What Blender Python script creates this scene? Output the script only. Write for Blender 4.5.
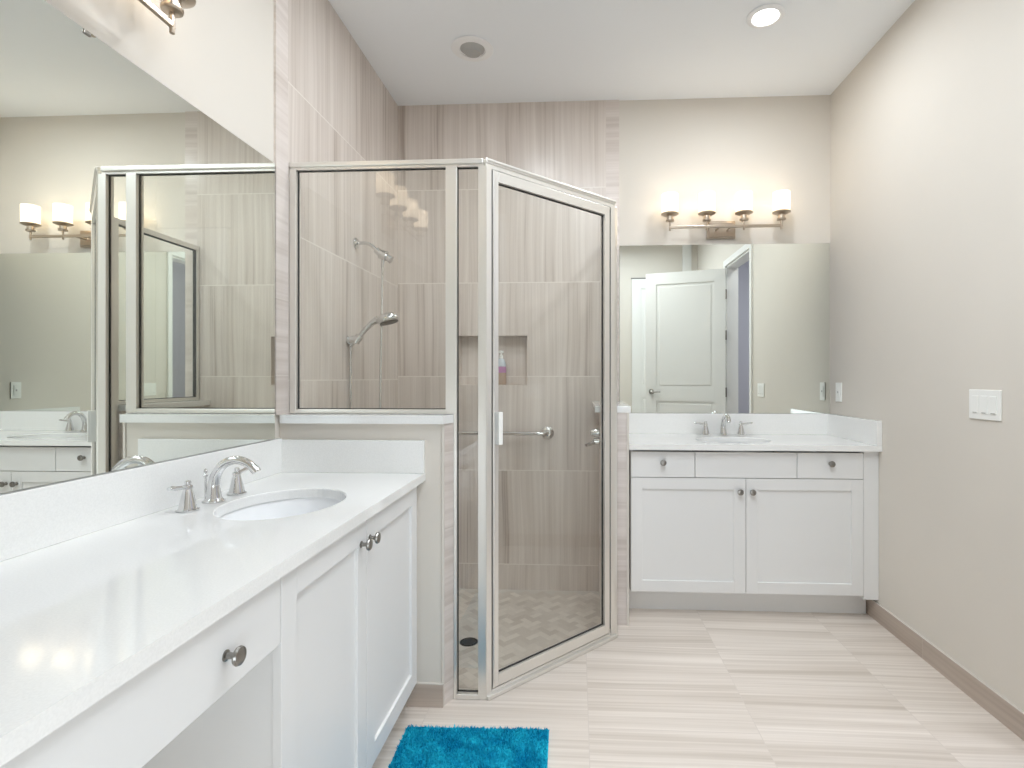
import bpy, bmesh, math, random
from mathutils import Vector, Matrix
random.seed(4)
S = bpy.context.scene
for o in list(bpy.data.objects): bpy.data.objects.remove(o)
PI = math.pi
# ------------------------------------------------------------------ camera, world, exposure, lights
cam = bpy.data.cameras.new('camera'); camo = bpy.data.objects.new('camera', cam)
S.collection.objects.link(camo); S.camera = camo
cam.sensor_width = 36; cam.lens = 536/1024*36; cam.clip_start = 0.02
cam.shift_x = -(549.1-512)/1024; cam.shift_y = -(384-378)/1024
camo.location = (0, 0, 1.27); camo.rotation_euler = (PI/2, 0, math.atan(.053))
S.view_settings.view_transform = 'Standard'; S.view_settings.look = 'None'
S.view_settings.gamma = 1; S.view_settings.use_curve_mapping = False
S.view_settings.exposure = 0.55
S.cycles.max_bounces = 16; S.cycles.diffuse_bounces = 7; S.cycles.glossy_bounces = 8
S.cycles.transparent_max_bounces = 24; S.cycles.sample_clamp_indirect = 8
S.cycles.caustics_reflective = False; S.cycles.caustics_refractive = False
W = bpy.data.worlds.new('world'); S.world = W; W.use_nodes = True
W.node_tree.nodes['Background'].inputs[0].default_value = (.75, .85, 1, 1)
W.node_tree.nodes['Background'].inputs[1].default_value = 1.0
E_BULB, E_FILL_CAN, E_FILL_HALL, E_DOWN, E_FILL_SKY, E_FILL_WINDOW = .62, 7.2, 14.0, 6.0, 17.0, 6.0
def light(name, kind, loc, energy, color, size=.02, rot=(0, 0, 0), sy=None, spread=None):
    l = bpy.data.lights.new(name, kind); l.energy = energy; l.color = color
    if kind == 'AREA':
        l.size = size
        if sy: l.shape = 'RECTANGLE'; l.size_y = sy
        else: l.shape = 'DISK'
        if spread: l.spread = spread
    else: l.shadow_soft_size = size
    o = bpy.data.objects.new(name, l); S.collection.objects.link(o); o.location = loc; o.rotation_euler = rot
    return o
WARM = (1, .90, .78); NEUT = (.90, .955, 1.0); DAY = (.88, .95, 1.03)
light('low_window_fill', 'AREA', (0, -.36, .62), E_FILL_WINDOW, DAY, .96, (-PI/2, 0, PI), .68)  # added fill light, set in an invented low window behind the camera
light('skylight_fill', 'AREA', (.47, .60, 3.20), E_FILL_SKY, DAY, 1.06, (0, 0, 0), .86)  # added overhead fill, set in an invented skylight out of view
light('hall_fill', 'AREA', (2.3, 1.3, 2.98), E_FILL_HALL, (.93, .95, 1), .5)  # added unseen lamp that brightens the hall
FILL_CANS = [(.05, 1.75), (.40, 1.45), (-.30, 2.28)]  # extra ceiling cans added out of view to brighten the room
for x, y in FILL_CANS: light('recessed_lamp', 'AREA', (x, y, 2.995), E_FILL_CAN*(1 if x > -.2 else .75), NEUT, .13)
light('recessed_lamp', 'AREA', (.912, 2.655, 2.995), E_DOWN, NEUT, .11)

# ------------------------------------------------------------------ materials
def lin(c):
    return tuple(((v/255)/12.92 if v/255 <= .04045 else ((v/255+.055)/1.055)**2.4) for v in c)+(1,)
def mat(name, rgb, rough=.5, metal=0, spec=.5, noise=0, nscale=60, bump=0, coat=0):
    m = bpy.data.materials.new(name); m.use_nodes = True; n = m.node_tree.nodes; L = m.node_tree.links
    b = n['Principled BSDF']; b.inputs['Base Color'].default_value = lin(rgb)
    b.inputs['Roughness'].default_value = rough; b.inputs['Metallic'].default_value = metal
    b.inputs['Specular IOR Level'].default_value = spec; b.inputs['Coat Weight'].default_value = coat
    b.inputs['Coat Roughness'].default_value = .08
    if noise or bump:
        tc = n.new('ShaderNodeTexCoord'); t = n.new('ShaderNodeTexNoise'); t.inputs['Scale'].default_value = nscale
        t.inputs['Detail'].default_value = 4; L.new(tc.outputs['Object'], t.inputs['Vector'])
        if noise:
            r = n.new('ShaderNodeMapRange'); r.inputs['From Min'].default_value = .3; r.inputs['From Max'].default_value = .7
            r.inputs['To Min'].default_value = 1-noise; r.inputs['To Max'].default_value = 1+noise*.3
            L.new(t.outputs[0], r.inputs[0])
            v = n.new('ShaderNodeVectorMath'); v.operation = 'SCALE'; v.inputs[0].default_value = lin(rgb)[:3]
            L.new(r.outputs[0], v.inputs['Scale']); L.new(v.outputs[0], b.inputs['Base Color'])
        if bump:
            bp = n.new('ShaderNodeBump'); bp.inputs['Strength'].default_value = bump; bp.inputs['Distance'].default_value = .002
            L.new(t.outputs[0], bp.inputs['Height']); L.new(bp.outputs[0], b.inputs['Normal'])
    return m
def mth(n, L, op, a, b=None, c=None):
    q = n.new('ShaderNodeMath'); q.operation = op
    for i, v in enumerate((a, b, c)):
        if v is None: continue
        if isinstance(v, (int, float)): q.inputs[i].default_value = v
        else: L.new(v, q.inputs[i])
    return q.outputs[0]
def tile_mat(name, axis, veins, c_light, c_dark, grout, tu=.6, tv=.6, ou=0, ov=0, rough=.3, vs=26, gw=.0022, stagger=0, tvar=.03, lo=.40, hi=.66, c_mid=None):
    """axis: 'wall' (u = X+Y, v = Z) or 'floor' (u = X, v = Y); veins run along 'u' or 'v'"""
    m = bpy.data.materials.new(name); m.use_nodes = True; n = m.node_tree.nodes; L = m.node_tree.links
    b = n['Principled BSDF']; b.inputs['Roughness'].default_value = rough
    g = n.new('ShaderNodeNewGeometry'); s = n.new('ShaderNodeSeparateXYZ'); L.new(g.outputs['Position'], s.inputs[0])
    if axis == 'wall': u = mth(n, L, 'ADD', s.outputs[0], s.outputs[1]); v = s.outputs[2]
    else: u, v = s.outputs[0], s.outputs[1]
    ut = mth(n, L, 'DIVIDE', mth(n, L, 'SUBTRACT', u, ou), tu)
    iu = mth(n, L, 'FLOOR', ut)
    vt = mth(n, L, 'DIVIDE', mth(n, L, 'SUBTRACT', v, ov), tv)
    if stagger: vt = mth(n, L, 'ADD', vt, mth(n, L, 'MULTIPLY', iu, stagger))
    iv = mth(n, L, 'FLOOR', vt)
    fu = mth(n, L, 'FRACT', ut); fv = mth(n, L, 'FRACT', vt)
    du = mth(n, L, 'MULTIPLY', mth(n, L, 'MINIMUM', fu, mth(n, L, 'SUBTRACT', 1, fu)), tu)
    dv = mth(n, L, 'MULTIPLY', mth(n, L, 'MINIMUM', fv, mth(n, L, 'SUBTRACT', 1, fv)), tv)
    gd = mth(n, L, 'LESS_THAN', mth(n, L, 'MINIMUM', mth(n, L, 'MULTIPLY', du, 1 if axis == 'floor' else 3.5), dv), gw)
    idv = n.new('ShaderNodeCombineXYZ'); L.new(iu, idv.inputs[0]); L.new(iv, idv.inputs[1])
    wn = n.new('ShaderNodeTexWhiteNoise'); wn.noise_dimensions = '3D'; L.new(idv.outputs[0], wn.inputs['Vector'])
    off = mth(n, L, 'MULTIPLY', wn.outputs['Value'], 37)
    across, along = (u, v) if veins == 'v' else (v, u)
    # slow warp so that the veins drift
    c0 = n.new('ShaderNodeCombineXYZ'); L.new(mth(n, L, 'MULTIPLY', along, 1.1), c0.inputs[0]); L.new(mth(n, L, 'MULTIPLY', across, 2.5), c0.inputs[1]); L.new(off, c0.inputs[2])
    w = n.new('ShaderNodeTexNoise'); w.inputs['Scale'].default_value = 1; w.inputs['Detail'].default_value = 1; L.new(c0.outputs[0], w.inputs['Vector'])
    wa = mth(n, L, 'ADD', across, mth(n, L, 'MULTIPLY', w.outputs[0], .045))
    def band(sc, det, k):
        c = n.new('ShaderNodeCombineXYZ'); L.new(mth(n, L, 'MULTIPLY', wa, sc), c.inputs[0]); L.new(mth(n, L, 'MULTIPLY', along, .5), c.inputs[1])
        L.new(mth(n, L, 'ADD', off, k), c.inputs[2])
        t = n.new('ShaderNodeTexNoise'); t.inputs['Scale'].default_value = 1; t.inputs['Detail'].default_value = det; t.inputs['Roughness'].default_value = .6
        L.new(c.outputs[0], t.inputs['Vector']); return t.outputs[0]
    a = band(vs*.35, 3, 0); f = band(vs*1.9, 4, 9)
    mixv = mth(n, L, 'ADD', mth(n, L, 'MULTIPLY', a, .5), mth(n, L, 'MULTIPLY', f, .58))
    mixv = mth(n, L, 'ADD', mixv, mth(n, L, 'MULTIPLY', mth(n, L, 'SUBTRACT', wn.outputs['Value'], .5), tvar))
    r = n.new('ShaderNodeValToRGB'); L.new(mixv, r.inputs[0])
    r.color_ramp.elements[0].position = lo; r.color_ramp.elements[0].color = lin(c_dark)
    r.color_ramp.elements[1].position = hi; r.color_ramp.elements[1].color = lin(c_light)
    if c_mid:
        q = r.color_ramp.elements.new(lo+.30*(hi-lo)); q.color = lin(c_mid)
    mx = n.new('ShaderNodeMix'); mx.data_type = 'RGBA'; L.new(gd, mx.inputs[0]); L.new(r.outputs[0], mx.inputs[6]); mx.inputs[7].default_value = lin(grout)
    L.new(mx.outputs[2], b.inputs['Base Color'])
    return m
M = {}
M['paint'] = mat('wall_paint', (216, 210, 201), .75, noise=.015, nscale=3, spec=.3)
M['left_paint'] = M['paint']
M['hall'] = mat('hall_paint', (202, 203, 214), .8)
M['ceil'] = mat('ceiling_paint', (240, 243, 246), .85, spec=.2)
M['cab'] = mat('cabinet_lacquer', (226, 226, 225), .38)
M['trim'] = mat('trim_paint', (232, 232, 230), .4)
M['door'] = mat('door_paint', (232, 232, 229), .42)
M['quartz'] = mat('white_quartz', (236, 236, 234), .085, noise=.05, nscale=260)
M['porcelain'] = mat('porcelain', (240, 241, 242), .08)
M['chrome'] = mat('chrome', (222, 222, 222), .09, 1)
M['nickel'] = mat('brushed_nickel', (190, 176, 160), .28, 1)
M['knob'] = mat('satin_nickel_knob', (150, 147, 142), .28, 1)
M['alu'] = mat('satin_aluminium', (232, 229, 223), .34, .75)
M['gasket'] = mat('black_gasket', (22, 21, 20), .5)
M['gap_shadow'] = mat('painted_shadow_gap', (120, 118, 115), .8)
M['plastic'] = mat('white_plastic', (238, 238, 234), .35)
M['darkmetal'] = mat('dark_bronze', (88, 80, 70), .35, .9)
M['wall_tile'] = tile_mat('vein_cut_wall_tile', 'wall', 'v', (221, 212, 204), (172, 158, 147), (226, 219, 211), ou=-.1+3.41, ov=.08, vs=30, gw=.0026, lo=.36, hi=.70, c_mid=(202, 191, 182))
M['left_tile'] = tile_mat('vein_cut_left_wall_tile', 'wall', 'v', (221, 212, 204), (172, 158, 147), (226, 219, 211), ou=.94, ov=.06, vs=30, gw=.0026, lo=.36, hi=.70, c_mid=(202, 191, 182))
M['edge_tile'] = tile_mat('vein_cut_edge_tile', 'wall', 'u', (224, 215, 209), (200, 189, 181), (216, 208, 200), tu=50, ou=-20, ov=.08, tv=.3, vs=20, gw=.0018)
M['floor_tile'] = tile_mat('vein_cut_floor_tile', 'floor', 'u', (228, 219, 210), (192, 180, 168), (206, 196, 187), tu=.61, tv=.61, ou=.04, ov=.12, rough=.32, vs=34, gw=.0014, stagger=.37, tvar=.015, lo=.36, hi=.68)
M['base_tile'] = tile_mat('vein_cut_base_tile', 'wall', 'u', (190, 176, 164), (164, 149, 137), (206, 197, 188), tu=.6, ou=.47, tv=5, ov=-1, vs=30)
M['grout'] = mat('grout', (206, 200, 192), .8)

def mosaic():
    m = bpy.data.materials.new('herringbone_mosaic'); m.use_nodes = True; n = m.node_tree.nodes; L = m.node_tree.links
    b = n['Principled BSDF']; b.inputs['Roughness'].default_value = .4
    a = n.new('ShaderNodeAttribute'); a.attribute_name = 'tone'
    r = n.new('ShaderNodeValToRGB'); r.color_ramp.elements[0].color = lin((196, 186, 175)); r.color_ramp.elements[1].color = lin((220, 212, 202))
    L.new(a.outputs['Fac'], r.inputs[0]); L.new(r.outputs[0], b.inputs['Base Color']); return m
M['mosaic'] = mosaic()
def mirror():
    m = bpy.data.materials.new('silvered_mirror'); m.use_nodes = True; n = m.node_tree.nodes; L = m.node_tree.links
    n.remove(n['Principled BSDF']); g = n.new('ShaderNodeBsdfGlossy'); g.inputs['Color'].default_value = (.90, .93, .88, 1)
    g.inputs['Roughness'].default_value = 0; L.new(g.outputs[0], n['Material Output'].inputs[0]); return m
M['mirror'] = mirror()
M['mirror_edge'] = mat('mirror_edge', (62, 70, 64), .25)
def glass(name, tint, ior=1.5, extra=0):
    m = bpy.data.materials.new(name); m.use_nodes = True; n = m.node_tree.nodes; L = m.node_tree.links
    n.remove(n['Principled BSDF']); t = n.new('ShaderNodeBsdfTransparent'); t.inputs[0].default_value = tint
    g = n.new('ShaderNodeBsdfGlossy'); g.inputs['Roughness'].default_value = 0; g.inputs['Color'].default_value = (1, 1, 1, 1)
    f = n.new('ShaderNodeFresnel'); f.inputs[0].default_value = ior
    gm = n.new('ShaderNodeNewGeometry')
    # both faces of the thin pane reflect like an air-to-glass surface
    mt = mth(n, L, 'MULTIPLY', gm.outputs['Backfacing'], ior-1/ior); L.new(mth(n, L, 'ADD', mth(n, L, 'MULTIPLY', gm.outputs['Backfacing'], 0), ior), f.inputs[0])
    mx = n.new('ShaderNodeMixShader'); L.new(mth(n, L, 'MULTIPLY', f.outputs[0], mth(n, L, 'SUBTRACT', 1, gm.outputs['Backfacing'])), mx.inputs[0])
    L.new(t.outputs[0], mx.inputs[1]); L.new(g.outputs[0], mx.inputs[2]); L.new(mx.outputs[0], n['Material Output'].inputs[0]); return m
M['glass'] = glass('clear_shower_glass', (.978, .984, .972, 1), 1.75)
def frosted():
    m = bpy.data.materials.new('frosted_lamp_glass'); m.use_nodes = True; n = m.node_tree.nodes; L = m.node_tree.links
    n.remove(n['Principled BSDF']); t = n.new('ShaderNodeBsdfTransparent'); t.inputs[0].default_value = (1, .97, .92, 1)
    d = n.new('ShaderNodeBsdfTranslucent'); d.inputs[0].default_value = (.95, .9, .82, 1)
    g = n.new('ShaderNodeBsdfDiffuse'); g.inputs[0].default_value = (.95, .9, .82, 1)
    a = n.new('ShaderNodeMixShader'); a.inputs[0].default_value = .35; L.new(d.outputs[0], a.inputs[1]); L.new(g.outputs[0], a.inputs[2])
    mx = n.new('ShaderNodeMixShader'); mx.inputs[0].default_value = .84; L.new(t.outputs[0], mx.inputs[1]); L.new(a.outputs[0], mx.inputs[2])
    e = n.new('ShaderNodeEmission'); e.inputs[0].default_value = (1, .88, .70, 1); e.inputs[1].default_value = .42
    ad = n.new('ShaderNodeAddShader'); L.new(mx.outputs[0], ad.inputs[0]); L.new(e.outputs[0], ad.inputs[1])
    L.new(ad.outputs[0], n['Material Output'].inputs[0]); return m
M['frost'] = frosted()
def emit(name, c, s):
    m = bpy.data.materials.new(name); m.use_nodes = True; n = m.node_tree.nodes; L = m.node_tree.links
    n.remove(n['Principled BSDF']); e = n.new('ShaderNodeEmission'); e.inputs[0].default_value = (*c, 1); e.inputs[1].default_value = s
    L.new(e.outputs[0], n['Material Output'].inputs[0]); return m
M['lamp_on'] = emit('lit_lamp_lens', (1, .97, .92), 6)
M['bulb'] = emit('lit_bulb', (1, .88, .72), 3)
M['lens'] = mat('grey_lens', (176, 175, 172), .5, noise=.1, nscale=400)
M['ring'] = mat('white_ring', (240, 240, 240), .4)

# ------------------------------------------------------------------ mesh helpers
INV = {}
class MB:
    def __init__(s): s.b = bmesh.new(); s.X = Matrix()
    def box(s, x0, y0, z0, x1, y1, z1, bev=0, mx=None):
        g = bmesh.ops.create_cube(s.b, size=1); vs = g['verts']
        T = Matrix.Translation(((x0+x1)/2, (y0+y1)/2, (z0+z1)/2)) @ Matrix.Diagonal((abs(x1-x0), abs(y1-y0), abs(z1-z0), 1))
        bmesh.ops.transform(s.b, matrix=T, verts=vs)
        if bev:
            es = list({e for v in vs for e in v.link_edges})
            r = bmesh.ops.bevel(s.b, geom=es, offset=bev, segments=2, affect='EDGES', profile=.5)
            vs = list({v for f in r['faces'] for v in f.verts} | {v for v in vs if v.is_valid})
        mt = s.X @ mx if mx is not None else s.X
        bmesh.ops.transform(s.b, matrix=mt, verts=vs); return s
    def lathe(s, prof, c=(0, 0, 0), axis='Z', n=24, sx=1, sy=1):
        """prof: (radius, height) pairs from bottom to top along the axis"""
        c = Vector(c); R = {'Z': Matrix(), 'Y': Matrix.Rotation(PI/2, 4, 'X'), '-Y': Matrix.Rotation(PI/2, 4, 'X'), 'X': Matrix.Rotation(PI/2, 4, 'Y')}
        R = axis if isinstance(axis, Matrix) else R[axis]
        rings = []
        for r, h in prof:
            if r < 1e-6: rings.append([s.b.verts.new(s.X @ (c + R @ Vector((0, 0, h))))])
            else: rings.append([s.b.verts.new(s.X @ (c + R @ Vector((r*sx*math.cos(a), r*sy*math.sin(a), h)))) for a in [2*PI*i/n for i in range(n)]])
        for A, B in zip(rings, rings[1:]):
            for i in range(n):
                j = (i+1) % n
                q = [A[i % len(A)], A[j % len(A)], B[j % len(B)], B[i % len(B)]]
                u = []
                for v in q:
                    if v not in u: u.append(v)
                if len(u) > 2:
                    try: s.b.faces.new(u)
                    except ValueError: pass
        for ring in (rings[0], rings[-1]):
            if len(ring) > 2:
                try: s.b.faces.new(ring)
                except ValueError: pass
        return s
    def tube(s, pts, r, n=12, cap=True, flat=None):
        pts = [Vector(p) for p in pts]; rs = list(r) if isinstance(r, (list, tuple)) else [r]*len(pts)
        if 4 <= len(pts) < 20:      # smooth the path
            P, Q, k = pts, [], 4; nr = []
            for i in range(len(P)-1):
                a, b_, c, d_ = P[max(i-1, 0)], P[i], P[i+1], P[min(i+2, len(P)-1)]
                for j in range(k):
                    u = j/k; Q.append(.5*((2*b_)+(c-a)*u+(2*a-5*b_+4*c-d_)*u*u+(3*b_-a-3*c+d_)*u**3)); nr.append(rs[i]*(1-u)+rs[i+1]*u)
            pts = Q+[P[-1]]; rs = nr+[rs[-1]]
        T = [(pts[min(i+1, len(pts)-1)]-pts[max(i-1, 0)]).normalized() for i in range(len(pts))]
        up = Vector((0, 0, 1)) if abs(T[0].z) < .9 else Vector((0, 1, 0))
        N = T[0].cross(up).normalized(); rings = []
        for p, t, rr in zip(pts, T, rs):
            N = (N - t*N.dot(t)).normalized(); B = t.cross(N)
            rings.append([s.b.verts.new(s.X @ (p+(N*math.cos(a)+B*math.sin(a)*(flat or 1))*rr)) for a in [2*PI*i/n for i in range(n)]])
        for A, B in zip(rings, rings[1:]):
            for i in range(n): s.b.faces.new((A[i], A[(i+1) % n], B[(i+1) % n], B[i]))
        if cap: s.b.faces.new(rings[0][::-1]); s.b.faces.new(rings[-1])
        return s
    def prism(s, poly, z0, z1):
        a = [s.b.verts.new(s.X @ Vector((x, y, z0))) for x, y in poly]; c = [s.b.verts.new(s.X @ Vector((x, y, z1))) for x, y in poly]
        s.b.faces.new(a[::-1]); s.b.faces.new(c); k = len(poly)
        for i in range(k): s.b.faces.new((a[i], a[(i+1) % k], c[(i+1) % k], c[i]))
        return s
    def build(s, name, m, parent=None, smooth=False, label=None, kind=None, **kw):
        bmesh.ops.recalc_face_normals(s.b, faces=s.b.faces)
        P = INV.get(parent.name, Vector()) if parent else None
        if parent is None:
            xs = [v.co for v in s.b.verts]
            P = Vector(((min(v.x for v in xs)+max(v.x for v in xs))/2, (min(v.y for v in xs)+max(v.y for v in xs))/2, min(v.z for v in xs)))
        bmesh.ops.translate(s.b, vec=-P, verts=s.b.verts)
        me = bpy.data.meshes.new(name); s.b.to_mesh(me); s.b.free()
        if smooth:
            for p in me.polygons: p.use_smooth = True
            me.set_sharp_from_angle(angle=math.radians(38))
        me.materials.append(m if not isinstance(m, str) else M[m])
        o = bpy.data.objects.new(name, me); S.collection.objects.link(o)
        if parent: o.parent = parent
        else: o.location = P
        INV[o.name] = P
        if label: o['label'] = label
        if kind: o['kind'] = kind
        for k, v in kw.items(): o[k] = v
        return o
def thing(name, label, cat, loc, group=None, kind=None):
    o = bpy.data.objects.new(name, None); S.collection.objects.link(o); o.location = loc; INV[o.name] = Vector(loc)
    o['label'] = label; o['category'] = cat; o.empty_display_size = .05
    if group: o['group'] = group
    if kind: o['kind'] = kind
    return o
def box(name, m, *a, parent=None, bev=0, **kw): return MB().box(*a, bev=bev).build(name, m, parent, **kw)
def st(name, m, *a, **kw): return box(name, m, *a, kind='structure', **kw)

XL, XR, YB, ZC, YR = -1.170, 1.57, 3.42, 3.03, -.30
YT = 3.41            # face of the tiled shower back wall
XT = -1.160          # face of the tiled left wall
# ------------------------------------------------------------------ room shell
fl = MB()
fl.prism([(XL-.1, YR-.1), (3.0, YR-.1), (3.0, YB+.1), (.2, YB+.1), (.2, 2.74), (.175, 2.69), (-.345, 2.14), (XL-.1, 2.14)], -.14, 0)
fl.build('floor', 'floor_tile', kind='structure')
SX0, SX1, SY0, SY1 = -.08, 1.02, .15, 1.05  # ceiling opening for the added skylight
cl = MB(); cl.box(XL-.15, YR-.15, ZC, SX0, YB+.15, ZC+.1).box(SX1, YR-.15, ZC, 3.0, YB+.15, ZC+.1).box(SX0, YR-.15, ZC, SX1, SY0, ZC+.1).box(SX0, SY1, ZC, SX1, YB+.15, ZC+.1)
cl.build('ceiling', 'ceil', kind='structure')
sk = MB(); sk.box(SX0-.02, SY0-.02, ZC+.1, SX0, SY1+.02, ZC+.30).box(SX1, SY0-.02, ZC+.1, SX1+.02, SY1+.02, ZC+.30).box(SX0, SY0-.02, ZC+.1, SX1, SY0, ZC+.30).box(SX0, SY1, ZC+.1, SX1, SY1+.02, ZC+.30)
sk.build('ceiling_fill_shaft', 'ceil', kind='structure')
wn_ = thing('fill_skylight', 'added skylight in the ceiling, out of view, for fill light', 'skylight', (.47, .60, ZC+.3), kind='structure')
MB().box(SX0-.02, SY0-.02, ZC+.301, SX1+.02, SY1+.02, ZC+.311).build('pane', 'glass', wn_)
# shower floor: herringbone mosaic laid in one mesh on its bed
st('floor_shower_bed', 'grout', XT, 2.14, -.14, .2, YT, -.0832)
sf = bmesh.new(); lay = None; tones = []
tw, tl, gp = .036, .072, .002; zt = -.080
ang = PI/4
def addtile(cx_, cy_, hx, hy):
    R = Matrix.Rotation(ang, 2); c = Vector((-.45, 2.75)) + R @ Vector((cx_, cy_))
    pts = [c + R @ Vector((sx*hx, sy*hy)) for sx, sy in ((-1, -1), (1, -1), (1, 1), (-1, 1))]
    def inside(p): return XT < p.x < .2 and 2.14 < p.y < YT and not (p.y < 2.175 + (p.x+.345)*1.058 and p.x > -.36)
    if not all(inside(p) for p in pts): return
    sf.faces.new([sf.verts.new((p.x, p.y, zt)) for p in pts]); tones.append(random.random())
for k in range(-44, 44):
    for q in range(-22, 23):
        ox = k*tw + q*2*tw; oy = k*tw - q*2*tw
        addtile(ox+tl/2, oy+tw/2, tl/2-gp/2, tw/2-gp/2)
        addtile(ox+tw/2, oy+tw+tl/2, tw/2-gp/2, tl/2-gp/2)
me = bpy.data.meshes.new('floor_shower'); sf.to_mesh(me); sf.free()
at = me.attributes.new('tone', 'FLOAT', 'FACE')
for i, t_ in enumerate(tones): at.data[i].value = t_
me.materials.append(M['mosaic']); fs = bpy.data.objects.new('floor_shower', me); S.collection.objects.link(fs); fs['kind'] = 'structure'
# walls
st('wall_left', 'left_paint', XL-.12, YR-.1, -.14, XL, YB+.12, ZC)
st('wall_back', 'paint', .263, YB, -.14, XR+.1, YB+.12, ZC)
st('wall_left_tile', 'left_tile', XL, 2.094, -.14, XT, YT, ZC)
st('wall_left_edge_tile', 'edge_tile', XL, 2.008, 1.126, XT, 2.094, ZC)
NX0, NX1, NZ0, NZ1 = -.763, -.322, 1.226, 1.541
wb = MB()
wb.box(XL, YT, -.14, NX0, YT+.1, ZC).box(NX1, YT, -.14, .18, YT+.1, ZC).box(NX0, YT, -.14, NX1, YT+.1, NZ0).box(NX0, YT, NZ1, NX1, YT+.1, ZC)
wb.build('wall_back_tile', 'wall_tile', kind='structure')
st('wall_back_niche', 'wall_tile', NX0, YT+.088, NZ0, NX1, YT+.1, NZ1)
st('wall_back_edge_tile', 'edge_tile', .18, YT, -.14, .263, YB+.08, ZC)
# right wall with the entry doorway
DY0, DY1, DZ = 1.07, 1.885, 2.45
rw = MB(); rw.box(XR, DY1, -.14, XR+.12, YB+.12, ZC).box(XR, YR-.1, -.14, XR+.12, DY0, ZC).box(XR, DY0, DZ, XR+.12, DY1, ZC)
rw.build('wall_right', 'paint', kind='structure')
# rear wall (behind the camera) with an added window opening for fill light, and closet door
wr = MB(); WX0, WX1, WZ0, WZ1 = -.52, .52, .24, 1.0
wr.box(XL, YR-.12, -.14, WX0, YR, ZC).box(WX1, YR-.12, -.14, XR+.1, YR, ZC).box(WX0, YR-.12, -.14, WX1, YR, WZ0).box(WX0, YR-.12, WZ1, WX1, YR, ZC)
wr.build('wall_rear', 'paint', kind='structure')
wn_ = thing('fill_window', 'added low white framed window in the rear wall, unseen, for fill light', 'window', (0, YR-.06, WZ0), kind='structure')
w_ = MB(); w_.box(WX0, YR-.05, WZ0, WX0+.03, YR-.005, WZ1).box(WX1-.03, YR-.05, WZ0, WX1, YR-.005, WZ1).box(WX0+.03, YR-.05, WZ0, WX1-.03, YR-.005, WZ0+.03).box(WX0+.03, YR-.05, WZ1-.03, WX1-.03, YR-.005, WZ1)
w_.build('fill_window_frame', 'trim', wn_)
MB().box(WX0+.03, YR-.03, WZ0+.03, WX1-.03, YR-.024, WZ1-.03).build('pane', 'glass', wn_)
st('wall_rear_pilaster', 'trim', 1.375, YR, 0, 1.49, YR+.02, ZC)
# hall beyond the doorway
hl = MB(); hl.box(2.9, YR-.1, -.14, 3.0, YB+.1, ZC).box(XR+.12, YR-.2, -.14, 3.0, YR-.1, ZC).box(XR+.12, YB+.02, -.14, 3.0, YB+.12, ZC)
hl.build('wall_hall', 'hall', kind='structure')
# baseboards
def baseboard(name, *a): st(name, 'base_tile', *a)
baseboard('baseboard_right', XR-.011, DY1+.05, 0, XR, 3.06, .092)
baseboard('baseboard_pony', -.66, 2.039, 0, -.518, 2.05, .088)
st('trim_1', 'grout', XR-.011, DY1+.05, .092, XR, 3.06, .0945)
st('trim_2', 'grout', -.66, 2.039, .088, -.518, 2.05, .0905)

# ------------------------------------------------------------------ pony walls
st('wall_pony_left', 'left_paint', XL, 2.05, -.14, -.526, 2.18, 1.093)
MB().prism([(-.526, 2.052), (-.516, 2.052), (-.491, 2.099), (-.491, 2.18), (-.526, 2.18)], 0, 1.093).build('wall_pony_left_edge_tile', 'edge_tile', kind='structure')
st('trim_3', 'paint', -.524, 2.046, 0, -.514, 2.052, 1.093)
st('wall_pony_left_tile', 'left_tile', XT, 2.18, -.14, -.491, 2.19, 1.093)
st('wall_pony_right', 'edge_tile', .135, 2.77, -.14, .252, YT, 1.09)
st('wall_pony_right_paint', 'paint', .252, 2.765, 0, .264, YT, 1.09)
def cap(label, *a):
    o = MB().box(*a, bev=.003).build('stone_ledge', 'quartz'); o['label'] = label; o['category'] = 'ledge'; return o
o = MB().prism([(XT+.001, 2.03), (-.5145, 2.03), (-.4905, 2.098), (-.4905, 2.205), (XT+.001, 2.205)], 1.0935, 1.126).build('stone_ledge', 'quartz')
o['label'] = 'white stone cap on the half wall beside the long vanity, under the wide glass panel'; o['category'] = 'ledge'
cap('white stone cap on the short half wall next to the far vanity', .090, 2.7705, 1.0905, .274, YT-.001, 1.125)

# ------------------------------------------------------------------ shower enclosure
en = thing('shower_enclosure', 'framed glass shower enclosure with satin metal rails and angled hinged door', 'shower enclosure', (-.36, 2.12, 0))
GZ = 1.127; HT = 2.138
YF, YK = 2.10, 2.14
def gasket(x0, z0, x1, z1, y, w=.003, mx=None, mb=None):
    g = mb or MB()
    for a in ((x0, z0, x0+w, z1), (x1-w, z0, x1, z1), (x0, z0, x1, z0+w), (x0, z1-w, x1, z1)):
        g.box(a[0], y-.004, a[1], a[2], y+.004, a[3], mx=mx)
    return g
# straight run
h = MB(); h.box(XT+.001, YF-.004, 2.118, -.372, YK+.004, HT, bev=.004).box(XT+.001, YF+.004, 2.108, -.372, YK-.004, 2.12)
h.build('header_rail', 'alu', en)
h = MB(); h.box(XT+.001, YF, GZ, -1.132, YK, 2.108, bev=.002); h.build('wall_jamb', 'alu', en)
h = MB(); h.box(-.523, YF, GZ, -.478, YK, 2.108, bev=.002).box(-.4900, YF, .0, -.478, YK, GZ); h.build('post', 'alu', en)
h = MB(); h.box(-1.132, YF, GZ, -.523, YK, GZ+.018, bev=.002); h.build('bottom_rail', 'alu', en)
h = MB(); h.box(-.478, YF-.004, .0005, -.392, YK, .020, bev=.002); h.build('bottom_rail', 'alu', en)
p_ = MB().box(-1.132, 2.117, GZ+.018, -.523, 2.123, 2.108).build('glass_pane', 'glass', en, label='wide glass pane above the half wall')
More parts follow.
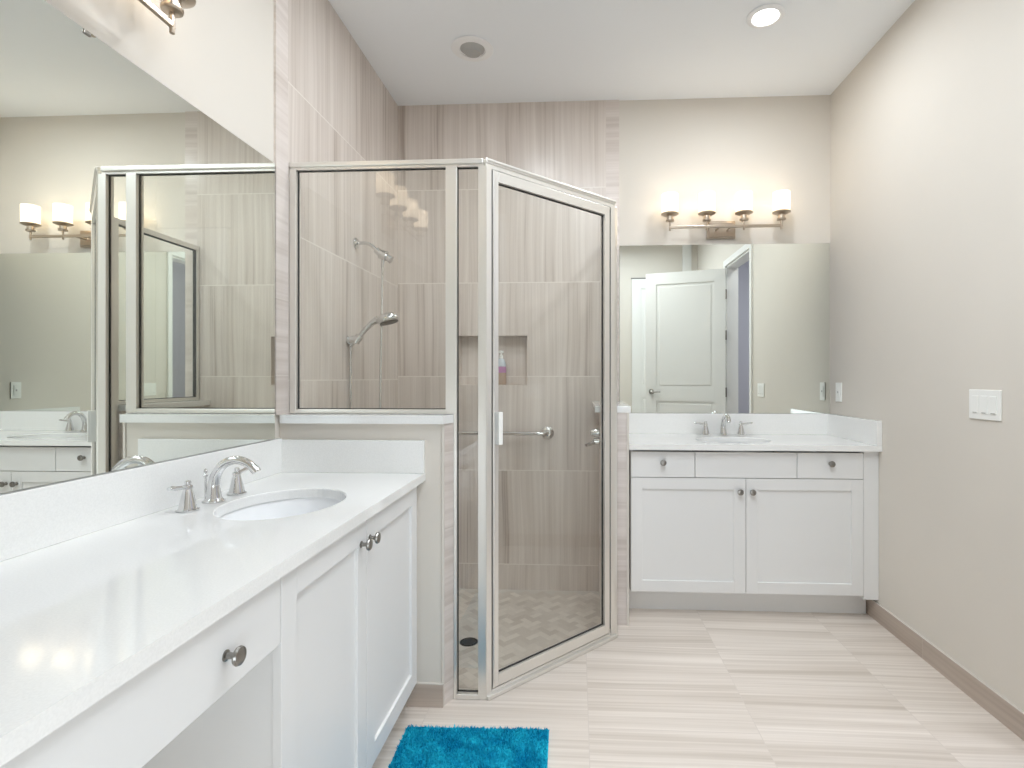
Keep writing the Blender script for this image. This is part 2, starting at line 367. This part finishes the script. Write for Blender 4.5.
gasket(-1.132, GZ+.018, -.523, 2.108, 2.12).build('gasket', 'gasket', p_)
p_ = MB().box(-.478, 2.117, .02, -.392, 2.123, 2.108).build('glass_pane', 'glass', en, label='narrow tall glass pane beside the door')
gasket(-.478, .02, -.392, 2.108, 2.12).build('gasket', 'gasket', p_)
# 135 degree corner post
c0 = Vector((-.358, 2.098)); d = Vector((.7071, .7071)); nn = Vector((-.7071, .7071))
def dp(s, t): q = c0 + d*s + nn*t; return (q.x, q.y)
MB().prism([(-.392, YF), (-.362, YF-.002), (c0.x, c0.y-.002), dp(.024, 0), dp(.024, .034), (-.376, YK), (-.392, YK)], .0005, 2.108).build('corner_post', 'alu', en)
# angled run, local frame: x along the door, y inward
DM = Matrix(((d.x, nn.x, 0, c0.x), (d.y, nn.y, 0, c0.y), (0, 0, 1, 0), (0, 0, 0, 1)))
L_ = .768
h = MB(); h.X = DM
h.box(-.003, -.004, 2.118, L_, .044, HT, bev=.004).box(-.003, .0, 2.100, L_, .038, 2.120, bev=.002).box(.0, -.008, 2.126, L_, 0, 2.137, bev=.003)
h.build('header_rail', 'alu', en)
h = MB(); h.X = DM
h.box(.0, -.012, .0005, L_+.005, .040, .016, bev=.003).box(.0, .006, .014, L_, .034, .028, bev=.002)
h.build('threshold_rail', 'alu', en)
h = MB(); h.X = DM
h.box(.736, 0, .014, L_, .038, 2.102, bev=.002); h.build('door_jamb', 'alu', en)
h = MB(); h.X = DM
h.box(.0245, .006, .014, .0305, .030, 2.10); h.build('door_stop', 'gasket', en)
MB().prism([(.184, 2.645), (.196, 2.665), (.196, 2.769), (.150, 2.769), (.150, 2.679)], .0005, 2.108).build('wall_jamb', 'alu', en)
dr = MB(); dr.X = DM
x0, x1, z0, z1 = .031, .728, .034, 2.099
dr.box(x0, 0, z0, x0+.028, .032, z1, bev=.002).box(x1-.034, 0, z0, x1, .032, z1, bev=.002).box(x0+.028, 0, z0, x1-.034, .032, .080, bev=.002).box(x0+.028, 0, 2.056, x1-.034, .032, z1, bev=.002)
dr.box(x0+.004, -.003, z0+.02, x0+.010, 0, z1-.02)
dr = dr.build('shower_door', 'alu', en)
g_ = MB(); g_.X = DM; g_.box(.059, .014, .080, .694, .020, 2.056); g_.build('glass_pane', 'glass', dr)
g_ = MB(); g_.X = DM; gasket(.059, .080, .694, 2.056, .017, w=.0035, mb=g_); g_.build('gasket', 'gasket', dr)
g_ = MB(); g_.X = DM
g_.box(.038, -.022, 1.005, .045, .0, 1.135, bev=.002).box(.038, -.030, 1.005, .058, -.021, 1.135, bev=.002)
g_.box(.050, .032, 1.005, .062, .052, 1.135, bev=.003)
g_.build('handle', 'plastic', dr, label='pale upright pull handle')
g_ = MB(); g_.X = DM; g_.box(.728, .004, .05, .736, .022, 2.09); g_.build('hinge', 'gasket', dr)
# return run on the short half wall
h = MB(); h.box(.165, 2.72, 2.108, .200, YT-.001, HT, bev=.004); h.build('header_rail', 'alu', en)
h = MB(); h.box(.165, 2.769, 1.1255, .200, YT-.001, 1.145, bev=.002); h.build('bottom_rail', 'alu', en)
h = MB(); h.box(.165, YT-.022, 1.145, .200, YT-.001, 2.108, bev=.002); h.build('wall_jamb', 'alu', en)
p_ = MB().box(.179, 2.769, 1.145, .185, YT-.022, 2.108).build('glass_pane', 'glass', en, label='glass pane on the short half wall')
g_ = MB()
for a in ((2.769, 1.145, 2.774, 2.108), (YT-.027, 1.145, YT-.022, 2.108), (2.769, 1.145, YT-.022, 1.149), (2.769, 2.103, YT-.022, 2.108)):
    g_.box(.172, a[0], a[1], .192, a[2], a[3])
g_.build('gasket', 'gasket', p_)

# ------------------------------------------------------------------ cabinets
def shaker(b, W_, Hh, X, st_=.062, t=.02, flat=False):
    """a door in local x,z facing -y, front at y=0"""
    b.X = X
    if flat: b.box(0, 0, 0, W_, t, Hh, bev=.0015); return b
    b.box(0, 0, 0, st_, t, Hh, bev=.001).box(W_-st_, 0, 0, W_, t, Hh, bev=.001).box(st_, 0, 0, W_-st_, t, st_, bev=.001).box(st_, 0, Hh-st_, W_-st_, t, Hh, bev=.001)
    b.box(st_-.002, .009, st_-.002, W_-st_+.002, t-.003, Hh-st_+.002); return b
def knob(parent, X):
    k = MB(); k.X = X
    R = Matrix.Rotation(PI/2, 4, 'X')   # axis towards -y
    k.lathe([(.0095, 0), (.0095, .002), (.006, .004), (.0052, .012), (.007, .017), (.0150, .020), (.0165, .0235), (.0150, .0275), (.008, .030), (0, .0305)], axis=R, n=28)
    return k.build('knob', 'knob', parent, smooth=True, label='round satin nickel knob')
def T(x, y, z): return Matrix.Translation((x, y, z))
# far vanity
vc = thing('vanity_cabinet', 'pale grey two-door vanity cabinet with three drawer fronts under the far mirror', 'cabinet', (.92, 2.88, 0))
b = MB(); b.box(.284, 2.90, .125, .302, 3.415, .889).box(1.482, 2.90, .125, 1.5, 3.415, .889).box(.302, 2.90, .125, 1.482, 3.415, .143).box(.302, 3.40, .143, 1.482, 3.415, .889).box(.284, 2.975, 0, 1.552, 3.41, .125); b.build('carcass', 'cab', vc)
MB().box(1.493, 2.882, .112, 1.569, 2.905, .889, bev=.001).build('filler_strip', 'cab', vc)
for i, (a, c) in enumerate(((.2855, .621), (.624, 1.150), (1.153, 1.4905))):
    q = shaker(MB(), c-a, .135, T(a, 2.88, .7425), flat=True).build('false_front' if i == 1 else 'drawer', 'cab', vc)
    if i != 1: knob(q, T(.453 if i == 0 else 1.321, 2.88, .822))
for i, (a, c) in enumerate(((.2855, .8865), (.8895, 1.4905))):
    q = shaker(MB(), c-a, .607, T(a, 2.88, .132), st_=.060).build('cabinet_door', 'cab', vc); knob(q, T((.854, .918)[i], 2.88, .670))
# slab with sink hole
def slab(x0, y0, x1, y1, z0, z1, cx, cy, ax, ay, name, parent):
    b = MB(); n = 72; an = [2*PI*i/n for i in range(n)]
    for X_, Y_ in ((x0, y0), (x1, y0), (x1, y1), (x0, y1)): an.append(math.atan2(Y_-cy, X_-cx) % (2*PI))
    an = sorted(set(round(a, 6) for a in an))
    def outp(a):
        cs, sn = math.cos(a), math.sin(a); k = 1e9
        if abs(cs) > 1e-9: k = min(k, ((x1 if cs > 0 else x0)-cx)/cs)
        if abs(sn) > 1e-9: k = min(k, ((y1 if sn > 0 else y0)-cy)/sn)
        return (cx+cs*k, cy+sn*k)
    rg = []
    for a in an:
        ox, oy = outp(a); cs, sn = math.cos(a), math.sin(a); r = 1/math.sqrt((cs/ax)**2+(sn/ay)**2)
        rg.append([b.b.verts.new(p) for p in ((ox, oy, z0), (ox, oy, z1), (cx+cs*(r+.003), cy+sn*(r+.003), z1), (cx+cs*r, cy+sn*r, z1-.003), (cx+cs*r, cy+sn*r, z0))])
    k = len(rg)
    for i in range(k):
        A, B = rg[i], rg[(i+1) % k]
        for j in range(5): b.b.faces.new((A[j], B[j], B[(j+1) % 5], A[(j+1) % 5]))
    return b.build(name, 'quartz', parent)
def sink(cx, cy, ax, ay, z, label):
    t = thing('sink', label, 'sink', (cx, cy, z-.16))
    pr = [(1.08, 0), (1.02, -.0), (1.0, -.012), (.985, -.05), (.93, -.09), (.78, -.125), (.5, -.142), (.12, -.148), (.11, -.156), (.0, -.156)]
    inner = [(r, h) for r, h in pr]
    outer = [(0, -.166), (.5, -.160), (.84, -.140), (1.0, -.095), (1.06, -.05), (1.08, -.008)]
    b = MB(); b.lathe(outer+inner, (cx, cy, z), n=64, sx=ax, sy=ay)
    b.build('basin', 'porcelain', t, smooth=True)
    MB().lathe([(0, 0), (.021, 0), (.021, .004), (.016, .006), (.0, .003)], (cx, cy, z-.1545), n=24).build('drain', 'chrome', t, smooth=True)
    MB().lathe([(.0, 0), (.010, 0), (.010, .002), (.0, .002)], (cx-ax*.93*(1 if ax < ay else 0), cy+ay*.93*(0 if ax < ay else 1), z-.06), axis=Matrix.Rotation(PI/2, 4, 'Y') if ax < ay else Matrix.Rotation(PI/2, 4, 'X'), n=20).build('overflow', 'chrome', t)
    return t
ct = thing('countertop', 'white quartz countertop of the far vanity with raised backsplash', 'countertop', (.92, 3.1, .89))
slab(.273, 2.85, XR-.001, YB-.001, .89, .92, .876, 3.085, .205, .155, 'worktop', ct)
MB().box(.273, YB-.021, .9202, XR-.001, YB-.001, 1.048, bev=.0015).build('backsplash', 'quartz', ct)
MB().box(XR-.028, 2.85, .9202, XR-.001, YB-.0215, 1.048, bev=.0015).build('side_splash', 'quartz', ct)
sink(.876, 3.085, .207, .157, .8895, 'white oval undermount sink in the far vanity top')
# long vanity by the left wall
XF = -.60
RX = Matrix.Rotation(PI/2, 4, 'Z')    # local x -> +Y, local -y -> +X
def LF(y, z): return Matrix.Translation((XF, y, z)) @ RX
cab = thing('sink_cabinet', 'white two-door sink cabinet at the half wall end of the long vanity', 'cabinet', (-.86, 1.51, 0))
b = MB(); b.box(XL+.002, 1.062, .125, XF-.022, 1.080, .8725).box(XL+.002, 1.947, .125, XF-.022, 1.974, .8725).box(XL+.002, 1.080, .125, XF-.022, 1.947, .143).box(XL+.002, 1.08, .143, XL+.017, 1.947, .8725).box(XF-.04, 1.08, .83, XF-.022, 1.947, .8725).box(XL+.002, 1.062, 0, XF-.085, 1.99, .125); b.build('carcass', 'cab', cab)
MB().box(XF-.045, 1.976, .125, XF-.03, 2.048, .8725).build('filler_strip', 'cab', cab)
for i, (a, c) in enumerate(((1.058, 1.4965), (1.4995, 1.975))):
    q = shaker(MB(), c-a, .734, LF(a, .132), st_=.060).build('cabinet_door', 'cab', cab)
    knob(q, LF((1.458, 1.520)[i], .808))
dk = thing('knee_space_cabinet', 'shallow white drawer unit over the open knee space of the long vanity', 'cabinet', (-.8, .60, .70))
q = shaker(MB(), .875, .138, LF(.180, .7320), flat=True).build('drawer', 'cab', dk)
knob(q, LF(.885, .796)); knob(q, LF(.317, .796))
b = MB(); b.box(XL+.3, .185, .74, XF-.021, 1.050, .8725); b.build('carcass', 'cab', dk)
ec = thing('end_cabinet', 'white cabinet at the near end of the long vanity', 'cabinet', (-.86, -.06, 0))
b = MB(); b.box(XL+.002, YR+.002, .125, XF-.022, .174, .8725).box(XL+.002, YR+.002, 0, XF-.085, .174, .125); b.build('carcass', 'cab', ec)
q = shaker(MB(), .465, .74, LF(YR+.006, .132), st_=.06).build('cabinet_door', 'cab', ec); knob(q, LF(YR+.42, .8))
ct = thing('countertop', 'long white quartz countertop beneath the large side mirror', 'countertop', (-.87, .9, .88))
slab(XL+.001, YR+.002, -.588, 2.049, .873, .903, -.865, 1.54, .163, .200, 'worktop', ct)
MB().box(XL+.001, YR+.002, .9032, XL+.021, 2.029, 1.035, bev=.0015).build('backsplash', 'quartz', ct)
MB().box(XL+.001, 2.0295, .9032, -.590, 2.0495, 1.029, bev=.0015).build('side_splash', 'quartz', ct)
sink(-.865, 1.54, .165, .202, .8725, 'white oval undermount sink in the long countertop')

# ------------------------------------------------------------------ faucets (local: x across, -y towards the basin)
def faucet(loc, rz, label):
    t = thing('faucet', label, 'faucet', loc)
    X = Matrix.Translation(loc) @ Matrix.Rotation(rz, 4, 'Z')
    b = MB(); b.X = X
    b.lathe([(.030, .0005), (.030, .004), (.024, .008), (.021, .012)], n=32)
    b.tube([(0, .0, .008), (0, .001, .03), (0, .0, .055), (0, -.008, .083), (0, -.026, .108), (0, -.052, .122), (0, -.080, .123), (0, -.106, .113), (0, -.126, .096), (0, -.131, .089)],
           [.0215, .0185, .0155, .0140, .0132, .0128, .0125, .0122, .0125, .0125], n=20)
    b.build('spout', 'chrome', t, smooth=True)
    b = MB(); b.X = X
    b.lathe([(.0035, .0005), (.0035, .072), (.006, .074), (.0075, .079), (.004, .084), (.0062, .090), (.004, .096), (0, .098)], (0, .026, 0), n=20)
    b.build('lift_rod', 'chrome', t, smooth=True)
    for sx in (-1, 1):
        b = MB(); b.X = X
        b.lathe([(.027, .0005), (.028, .004), (.023, .007), (.0225, .010), (.018, .030), (.0135, .050), (.0105, .060), (.013, .063), (.0125, .068), (.007, .072), (.0085, .077), (.007, .083), (0, .085)], (sx*.107, 0, 0), n=28)
        hb = b.build('handle_base', 'chrome', t, smooth=True)
        b = MB(); b.X = X
        b.tube([(sx*.107, 0, .067), (sx*.125, 0, .068), (sx*.145, 0, .070), (sx*.165, 0, .073), (sx*.176, 0, .074)], [.009, .0075, .0085, .0095, .006], n=14, flat=.7)
        b.build('lever', 'chrome', hb, smooth=True)
    return t
faucet((-1.077, 1.535, .903), PI/2, 'chrome widespread faucet on the long countertop in front of the side mirror')
faucet((.894, 3.345, .92), 0, 'chrome widespread faucet on the far vanity top below its mirror')

# ------------------------------------------------------------------ mirrors
def mirr(label, box_, face):
    o = MB().box(*box_).build('mirror', 'mirror_edge'); o['label'] = label; o['category'] = 'mirror'
    o.data.materials.append(M['mirror'])
    for p in o.data.polygons:
        if p.normal.dot(Vector(face)) > .9: p.material_index = 1
    return o
mirr('frameless mirror on the far wall above the smaller vanity', (.266, YB-.007, 1.0495, 1.562, YB-.001, 2.107), (0, -1, 0))
mirr('large frameless mirror running along the wall above the long vanity', (XL+.001, YR+.01, 1.0365, XL+.007, 2.004, 2.095), (1, 0, 0))
for i, yy in enumerate((1.212, .35)):
    o = MB().box(XL+.0005, yy-.010, 2.083, XL+.0105, yy+.010, 2.0945, bev=.003).build('mirror_clip', 'knob')
    o['label'] = ('small nickel clip on the top edge of the large side mirror', 'nickel clip at the near end of the side mirror top edge')[i]; o['category'] = 'mirror clip'

# ------------------------------------------------------------------ vanity light bars (local: x along, -y out of the wall)
def light_bar(loc, rz, label):
    t = thing('vanity_light', label, 'wall lamp', loc, group='four-lamp vanity lights')
    X = Matrix.Translation(loc) @ Matrix.Rotation(rz, 4, 'Z')
    b = MB(); b.X = X
    b.box(-.087, -.022, -.050, .087, -.0008, .062, bev=.004).box(-.080, -.030, -.042, .080, -.022, .054, bev=.006)
    b.build('back_plate', 'nickel', t)
    b = MB(); b.X = X
    b.box(-.340, -.121, -.009, .340, -.109, .009, bev=.003)
    for sx in (-.035, .035): b.tube([(sx, -.028, 0), (sx, -.111, 0)], .007)
    b.build('bar', 'nickel', t)
    for k in range(4):
        x = -.333+.222*k
        b = MB(); b.X = X
        b.lathe([(.006, -.022), (.0065, -.02), (.0065, .032), (.024, .034), (.026, .038), (.026, .044), (.020, .047), (.020, .066), (.032, .069), (.052, .078), (.053, .083), (.050, .085), (.0, .085)], (x, -.115, 0), n=32)
        h_ = b.build('lamp_holder', 'nickel', t, smooth=True)
        b = MB(); b.X = X
        b.lathe([(.046, .086), (.0485, .089), (.0490, .20), (.0465, .20), (.0460, .092), (.040, .088)], (x, -.115, 0), n=40)
        b.build('lamp_shade', 'frost', h_, smooth=True, label='frosted white glass cylinder shade, lit')
        b = MB(); b.X = X
        b.lathe([(.010, .0855), (.010, .10), (.018, .115), (.024, .135), (.022, .152), (.012, .163), (0, .165)], (x, -.115, 0), n=20)
        b.build('bulb', 'bulb', h_, smooth=True)
        p = X @ Vector((x, -.115, .150))
        light('bulb_light', 'POINT', p, E_BULB, WARM, .03)
    return t
light_bar((.896, YB, 2.190), 0, 'nickel four-shade vanity light above the far mirror')
light_bar((XL, 1.010, 2.190), PI/2, 'nickel four-shade vanity light above the large side mirror')

# ------------------------------------------------------------------ ceiling fixtures
def can(x, y, on, label, r=.075, w=0):
    t = thing('recessed_light', label, 'ceiling light', (x, y, ZC-.02))
    MB().lathe([(r, 0), (r+.022+w, 0), (r+.026+w, -.003), (r+.022+w, -.007), (r+.002, -.010), (r, -.004)], (x, y, ZC-.001), n=48).build('trim_ring', 'ring', t, smooth=True)
    if on: MB().lathe([(0, 0), (r-.002, 0), (r-.004, -.006), (0, -.008)], (x, y, ZC-.002), n=48).build('lens', 'lamp_on', t, smooth=True)
    else:
        MB().lathe([(0, 0), (r, 0), (r*.8, -.012), (r*.62, -.022), (r*.60, -.026), (0, -.030)], (x, y, ZC-.002), n=48).build('lens', 'lens', t, smooth=True)
can(.912, 2.655, True, 'lit round recessed ceiling light in front of the far vanity', .062)
can(-.56, 2.835, False, 'unlit round white ceiling light with a grey centre, above the shower', .068, .018)
for i, (x, y) in enumerate(FILL_CANS): can(x, y, True, ('added ceiling fill light, out of view, in front of the shower', 'added ceiling fill light, out of view, over the middle of the floor by the switch plate', 'added ceiling fill light, out of view, just outside the shower header')[i], .06)

# ------------------------------------------------------------------ shower fittings
t = thing('shower_fixture', 'chrome hand shower on a hose and wall bracket, hanging from a curved arm', 'shower fixture', (XT, 2.70, 1.4))
b = MB(); ya = 2.75
b.lathe([(.030, 0), (.030, .004), (.022, .010), (.012, .014)], (XT+.0005, ya, 1.975), axis='X', n=28)
b.tube([(XT+.01, ya, 1.975), (XT+.045, ya, 1.976), (XT+.075, ya, 1.968), (XT+.105, ya, 1.944), (XT+.125, ya, 1.925)], .0095, n=14)
b.build('shower_arm', 'chrome', t, smooth=True)
b = MB(); b.tube([(XT+.110, ya, 1.940), (XT+.135, ya, 1.915)], .017, n=18); b.tube([(XT+.13, ya, 1.918), (XT+.165, ya, 1.905)], [.024, .026], n=20)
b.tube([(XT+.162, ya, 1.905), (XT+.190, ya, 1.885)], [.017, .020], n=18); b.tube([(XT+.147, ya, 1.90), (XT+.142, ya, 1.850)], [.010, .008], n=14)
b.build('diverter', 'chrome', t, smooth=True)
yb = 2.655
b = MB(); b.lathe([(.022, 0), (.022, .006), (.016, .010)], (XT+.0005, yb, 1.462), axis='X', n=24)
b.tube([(XT+.008, yb, 1.462), (XT+.050, yb, 1.468)], [.018, .020], n=18); b.tube([(XT+.040, yb, 1.448), (XT+.062, yb, 1.486)], [.018, .021], n=18)
b.build('wall_bracket', 'chrome', t, smooth=True)
b = MB()
b.tube([(XT+.012, yb, 1.430), (XT+.022, yb, 1.445), (XT+.052, yb, 1.470), (XT+.085, yb, 1.510), (XT+.125, yb, 1.548), (XT+.155, yb, 1.566)], [.010, .012, .012, .0125, .014, .020], n=16)
Rh = Matrix.Translation((XT+.205, yb, 1.572)) @ Matrix.Rotation(math.radians(-16), 4, 'Y')
b.X = Rh
b.lathe([(0, -.024), (.050, -.022), (.058, -.016), (.060, -.006), (.054, .008), (.038, .020), (.0, .026)], n=32)
hs = b.build('hand_shower', 'chrome', t, smooth=True)
b = MB(); b.X = Rh; b.lathe([(0, -.028), (.046, -.0265), (.048, -.022), (0, -.021)], n=32); b.build('spray_face', 'darkmetal', hs, smooth=True)
b = MB()
ps = []
for k in range(41):
    u = k/40
    if u < .40: s = u/.40; ps.append((XT+.012+.004*s, yb+.0, 1.432-.68*s))
    elif u < .60: s = (u-.40)/.20; a = PI*s; ps.append((XT+.079-.063*math.cos(a), yb+.045*s, .752-.06*math.sin(a)))
    else: s = (u-.60)/.40; ps.append((XT+.142, yb+.045+.05*s, .752+1.10*s))
b.tube(ps, .0062, n=10); b.build('hose', 'chrome', t, smooth=True)
# valve on the short half wall
t = thing('shower_valve', 'chrome shower valve with round plate and lever on the inner half wall', 'shower valve', (.134, 3.10, .92))
RV = Matrix.Rotation(-PI/2, 4, 'Y')
MB().lathe([(.075, 0), (.075, .004), (.060, .010), (.030, .014)], (.1345, 3.10, .93), axis=RV, n=36).build('plate', 'chrome', t, smooth=True)
b = MB(); b.lathe([(.026, 0), (.024, .03), (.020, .045), (0, .048)], (.122, 3.10, .955), axis=RV, n=24)
b.tube([(.10, 3.10, .905), (.085, 3.08, .895), (.05, 3.03, .892)], [.014, .011, .009], n=14); b.lathe([(.022, 0), (.02, .03), (0, .033)], (.124, 3.10, .905), axis=RV, n=20)
b.build('lever', 'chrome', t, smooth=True)
# grab bar
t = thing('grab_bar', 'chrome horizontal grab bar on the tiled shower wall under the niche', 'grab bar', (-.6, YT, .92))
RY = Matrix.Rotation(PI/2, 4, 'X')
for x in (-.19, -1.02): MB().lathe([(.040, 0), (.040, .006), (.030, .014), (.018, .018)], (x, YT-.0005, .922), axis=RY, n=32).build('flange', 'chrome', t, smooth=True)
MB().tube([(-.19, YT-.01, .922), (-.193, YT-.045, .922), (-.21, YT-.062, .922), (-.24, YT-.066, .922), (-.60, YT-.066, .922), (-.97, YT-.066, .922), (-1.0, YT-.062, .922), (-1.017, YT-.045, .922), (-1.02, YT-.01, .922)], .0125, n=16).build('bar', 'chrome', t, smooth=True)
# bottle in the niche
bx_, by_ = -.495, YT+.045
t = thing('shampoo_bottle', 'small bottle with clear cap, purple label and amber base in the shower niche', 'bottle', (bx_, by_, NZ0))
MB().lathe([(0, .0005), (.030, .0005), (.034, .008), (.033, .075), (.0325, .078)], (bx_, by_, NZ0), n=28, sy=.65).build('body', mat('amber_gel', (178, 152, 130), .25), t, smooth=True)
MB().lathe([(.0335, .0782), (.0345, .10), (.033, .118)], (bx_, by_, NZ0), n=28, sy=.65).build('label_band', mat('purple_label', (178, 122, 164), .4), t, smooth=True)
MB().lathe([(.0325, .1182), (.030, .14), (.022, .16), (.014, .17)], (bx_, by_, NZ0), n=28, sy=.65).build('shoulder', mat('pale_teal', (190, 198, 204), .25), t, smooth=True)
MB().lathe([(.013, .1702), (.013, .19), (.006, .192), (.006, .205), (.016, .208), (.016, .220), (0, .222)], (bx_, by_, NZ0), n=20).build('pump_cap', 'plastic', t, smooth=True)
# floor drain
t = thing('floor_drain', 'round dark metal drain in the shower floor', 'drain', (-.555, 2.715, -.08))
MB().lathe([(0, 0), (.046, 0), (.046, .002), (.040, .004), (.038, .002), (0, .002)], (-.555, 2.715, -.0798), n=36).build('drain_ring', 'darkmetal', t, smooth=True)
b = MB()
for k in range(-3, 4):
    w = math.sqrt(.036**2-(k*.010)**2); b.box(-.555-w, 2.715+k*.010-.0022, -.0778, -.555+w, 2.715+k*.010+.0022, -.0762)
b.build('grate', 'knob', t)

# ------------------------------------------------------------------ switches and outlets
def plate(yc, zc, n, label):
    w = .070+.046*(n-1)
    t = thing('light_switch' if n > 1 else 'wall_outlet', label, 'switch plate' if n > 1 else 'outlet', (XR, yc, zc-.057))
    MB().box(XR-.006, yc-w/2, zc-.0575, XR-.0003, yc+w/2, zc+.0575, bev=.002).build('cover_plate', 'plastic', t)
    for k in range(n):
        y = yc+(k-(n-1)/2)*.046
        g = MB().box(XR-.0085, y-.0165, zc-.034, XR-.006, y+.0165, zc+.034, bev=.001)
        q = g.build('rocker' if n > 1 else 'socket_insert', 'plastic', t)
        if n > 1: MB().box(XR-.0095, y-.010, zc-.0335, XR-.0084, y+.010, zc-.0300).build('dimmer_slot', 'lens', q)
        else: MB().box(XR-.0095, y-.004, zc-.006, XR-.0084, y+.004, zc+.006).build('test_button', 'lens', q)
plate(2.150, 1.167, 3, 'white three-gang rocker switch plate beside the entry doorway')
plate(3.307, 1.185, 1, 'white single outlet on the side wall just above the far vanity splash')

# ------------------------------------------------------------------ entry doorway
tr = MB()
for y0_, y1_ in ((DY0-.05, DY0+.0), (DY1, DY1+.05)):
    tr.box(XR-.018, y0_, 0, XR-.0002, y1_, DZ)
tr.box(XR-.018, DY0-.05, DZ+.0002, XR-.0002, DY1+.05, DZ+.06)
tr.build('trim_4', 'trim', kind='structure')
tr = MB(); tr.box(XR-.0, DY0, 0, XR+.12, DY0+.018, DZ).box(XR, DY1-.018, 0, XR+.12, DY1, DZ).box(XR, DY0, DZ-.018, XR+.12, DY1, DZ)
tr.build('trim_5', 'trim', kind='structure')
def door_leaf(name, loc, rz, Wd, Hd, label, hinges=(.30, 1.12, 1.72, 2.15)):
    t = thing(name, label, 'door', loc, kind='structure')
    X = Matrix.Translation(loc) @ Matrix.Rotation(rz, 4, 'Z')
    b = MB(); b.X = X; s_, mz = .115, (1.02, 1.16); th = .035
    b.box(0, 0, .01, s_, th, Hd, bev=.001).box(Wd-s_, 0, .01, Wd, th, Hd, bev=.001)
    b.box(s_, 0, .01, Wd-s_, th, .24).box(s_, 0, mz[0], Wd-s_, th, mz[1]).box(s_, 0, Hd-.125, Wd-s_, th, Hd)
    for z0_, z1_ in ((.24, mz[0]), (mz[1], Hd-.125)):
        b.box(s_-.002, .011, z0_-.002, Wd-s_+.002, th-.011, z1_+.002)
        b.box(s_+.03, .004, z0_+.03, Wd-s_-.03, th-.004, z1_-.03, bev=.006)
    b.build('door_panel', 'door', t)
    b = MB(); b.X = X
    for yy, sg in ((0, -1), (th, 1)):
        b.lathe([(.030, 0), (.030, .006), (.012, .012), (.010, .045)], (Wd-.065, yy, 1.12), axis=Matrix.Rotation(-sg*PI/2, 4, 'X'), n=24)
        b.tube([(Wd-.065, yy+sg*.045, 1.12), (Wd-.10, yy+sg*.047, 1.12), (Wd-.17, yy+sg*.045, 1.12)], [.010, .008, .007], n=12)
    b.build('door_handle', 'knob', t, smooth=True)
    for z in hinges:
        b = MB(); b.X = X; b.tube([(-.006, .0, z-.05), (-.006, .0, z+.05)], .008, n=10); b.box(-.008, 0, z-.05, .0, .03, z+.05); b.build('hinge', 'knob', t)
    return t
hx, hy = XR-.02, 1.115
fe = Vector((.728, .84)) - Vector((hx, hy)); rz = math.atan2(fe.y, fe.x)
door_leaf('door_1', (hx, hy, 0), rz, .84, 2.42, 'white two-panel entry door standing open')
door_leaf('door_2', (.715, YR+.002, 0), 0, .64, 2.57, 'white closet door in the rear wall', ())

st('shadow_strip', 'gap_shadow', .705, YR+.0005, 2.575, 1.37, YR+.012, 2.590)  # dark strip standing in for the shadow line above the closet door
# ------------------------------------------------------------------ bath mat
rug = bmesh.new()
def rugmat():
    m = bpy.data.materials.new('blue_shag'); m.use_nodes = True; n = m.node_tree.nodes; L = m.node_tree.links
    b = n['Principled BSDF']; b.inputs['Roughness'].default_value = .85; b.inputs['Specular IOR Level'].default_value = .15
    tc = n.new('ShaderNodeTexCoord'); t = n.new('ShaderNodeTexNoise'); t.inputs['Scale'].default_value = 14; t.inputs['Detail'].default_value = 5; L.new(tc.outputs['Object'], t.inputs['Vector'])
    r = n.new('ShaderNodeValToRGB'); L.new(t.outputs[0], r.inputs[0])
    r.color_ramp.elements[0].position = .36; r.color_ramp.elements[0].color = lin((0, 146, 188)); r.color_ramp.elements[1].position = .64; r.color_ramp.elements[1].color = lin((34, 190, 216))
    L.new(r.outputs[0], b.inputs['Base Color']); return m
M['rug'] = rugmat()
RW, RL = .515, .80
t = thing('bath_mat', 'bright blue shaggy bath mat on the floor by the shower door', 'bath mat', (-.352, 1.50, 0))
RM = Matrix.Translation((-.350, 1.517, 0)) @ Matrix.Rotation(math.radians(1.3), 4, 'Z')
b = MB(); b.X = RM; b.box(-RW/2, -RL/2, .001, RW/2, RL/2, .009, bev=.003); b.build('backing', 'rug', t)
b = bmesh.new()
for i in range(34000):
    x = random.uniform(-RW/2+.003, RW/2-.003); y = random.uniform(-RL/2+.003, RL/2-.003)
    if y < -.1 and random.random() < .4: continue
    a = random.uniform(0, 2*PI); w = random.uniform(.0012, .0024); hgt = random.uniform(.007, .011)
    dx, dy = random.gauss(0, .004), random.gauss(0, .004)
    cx_, sx_ = math.cos(a)*w, math.sin(a)*w
    P_ = [RM @ Vector(v) - Vector((-.352, 1.50, 0)) for v in ((x-cx_, y-sx_, .008), (x+cx_, y+sx_, .008), (x+dx*.5+cx_, y+dy*.5+sx_, .008+hgt*.55), (x+dx, y+dy, .008+hgt), (x+dx*.5-cx_, y+dy*.5-sx_, .008+hgt*.55))]
    b.faces.new([b.verts.new(v) for v in P_])
me = bpy.data.meshes.new('pile'); b.to_mesh(me); b.free(); me.materials.append(M['rug'])
o = bpy.data.objects.new('pile', me); S.collection.objects.link(o); o.parent = t; o['kind'] = 'stuff'
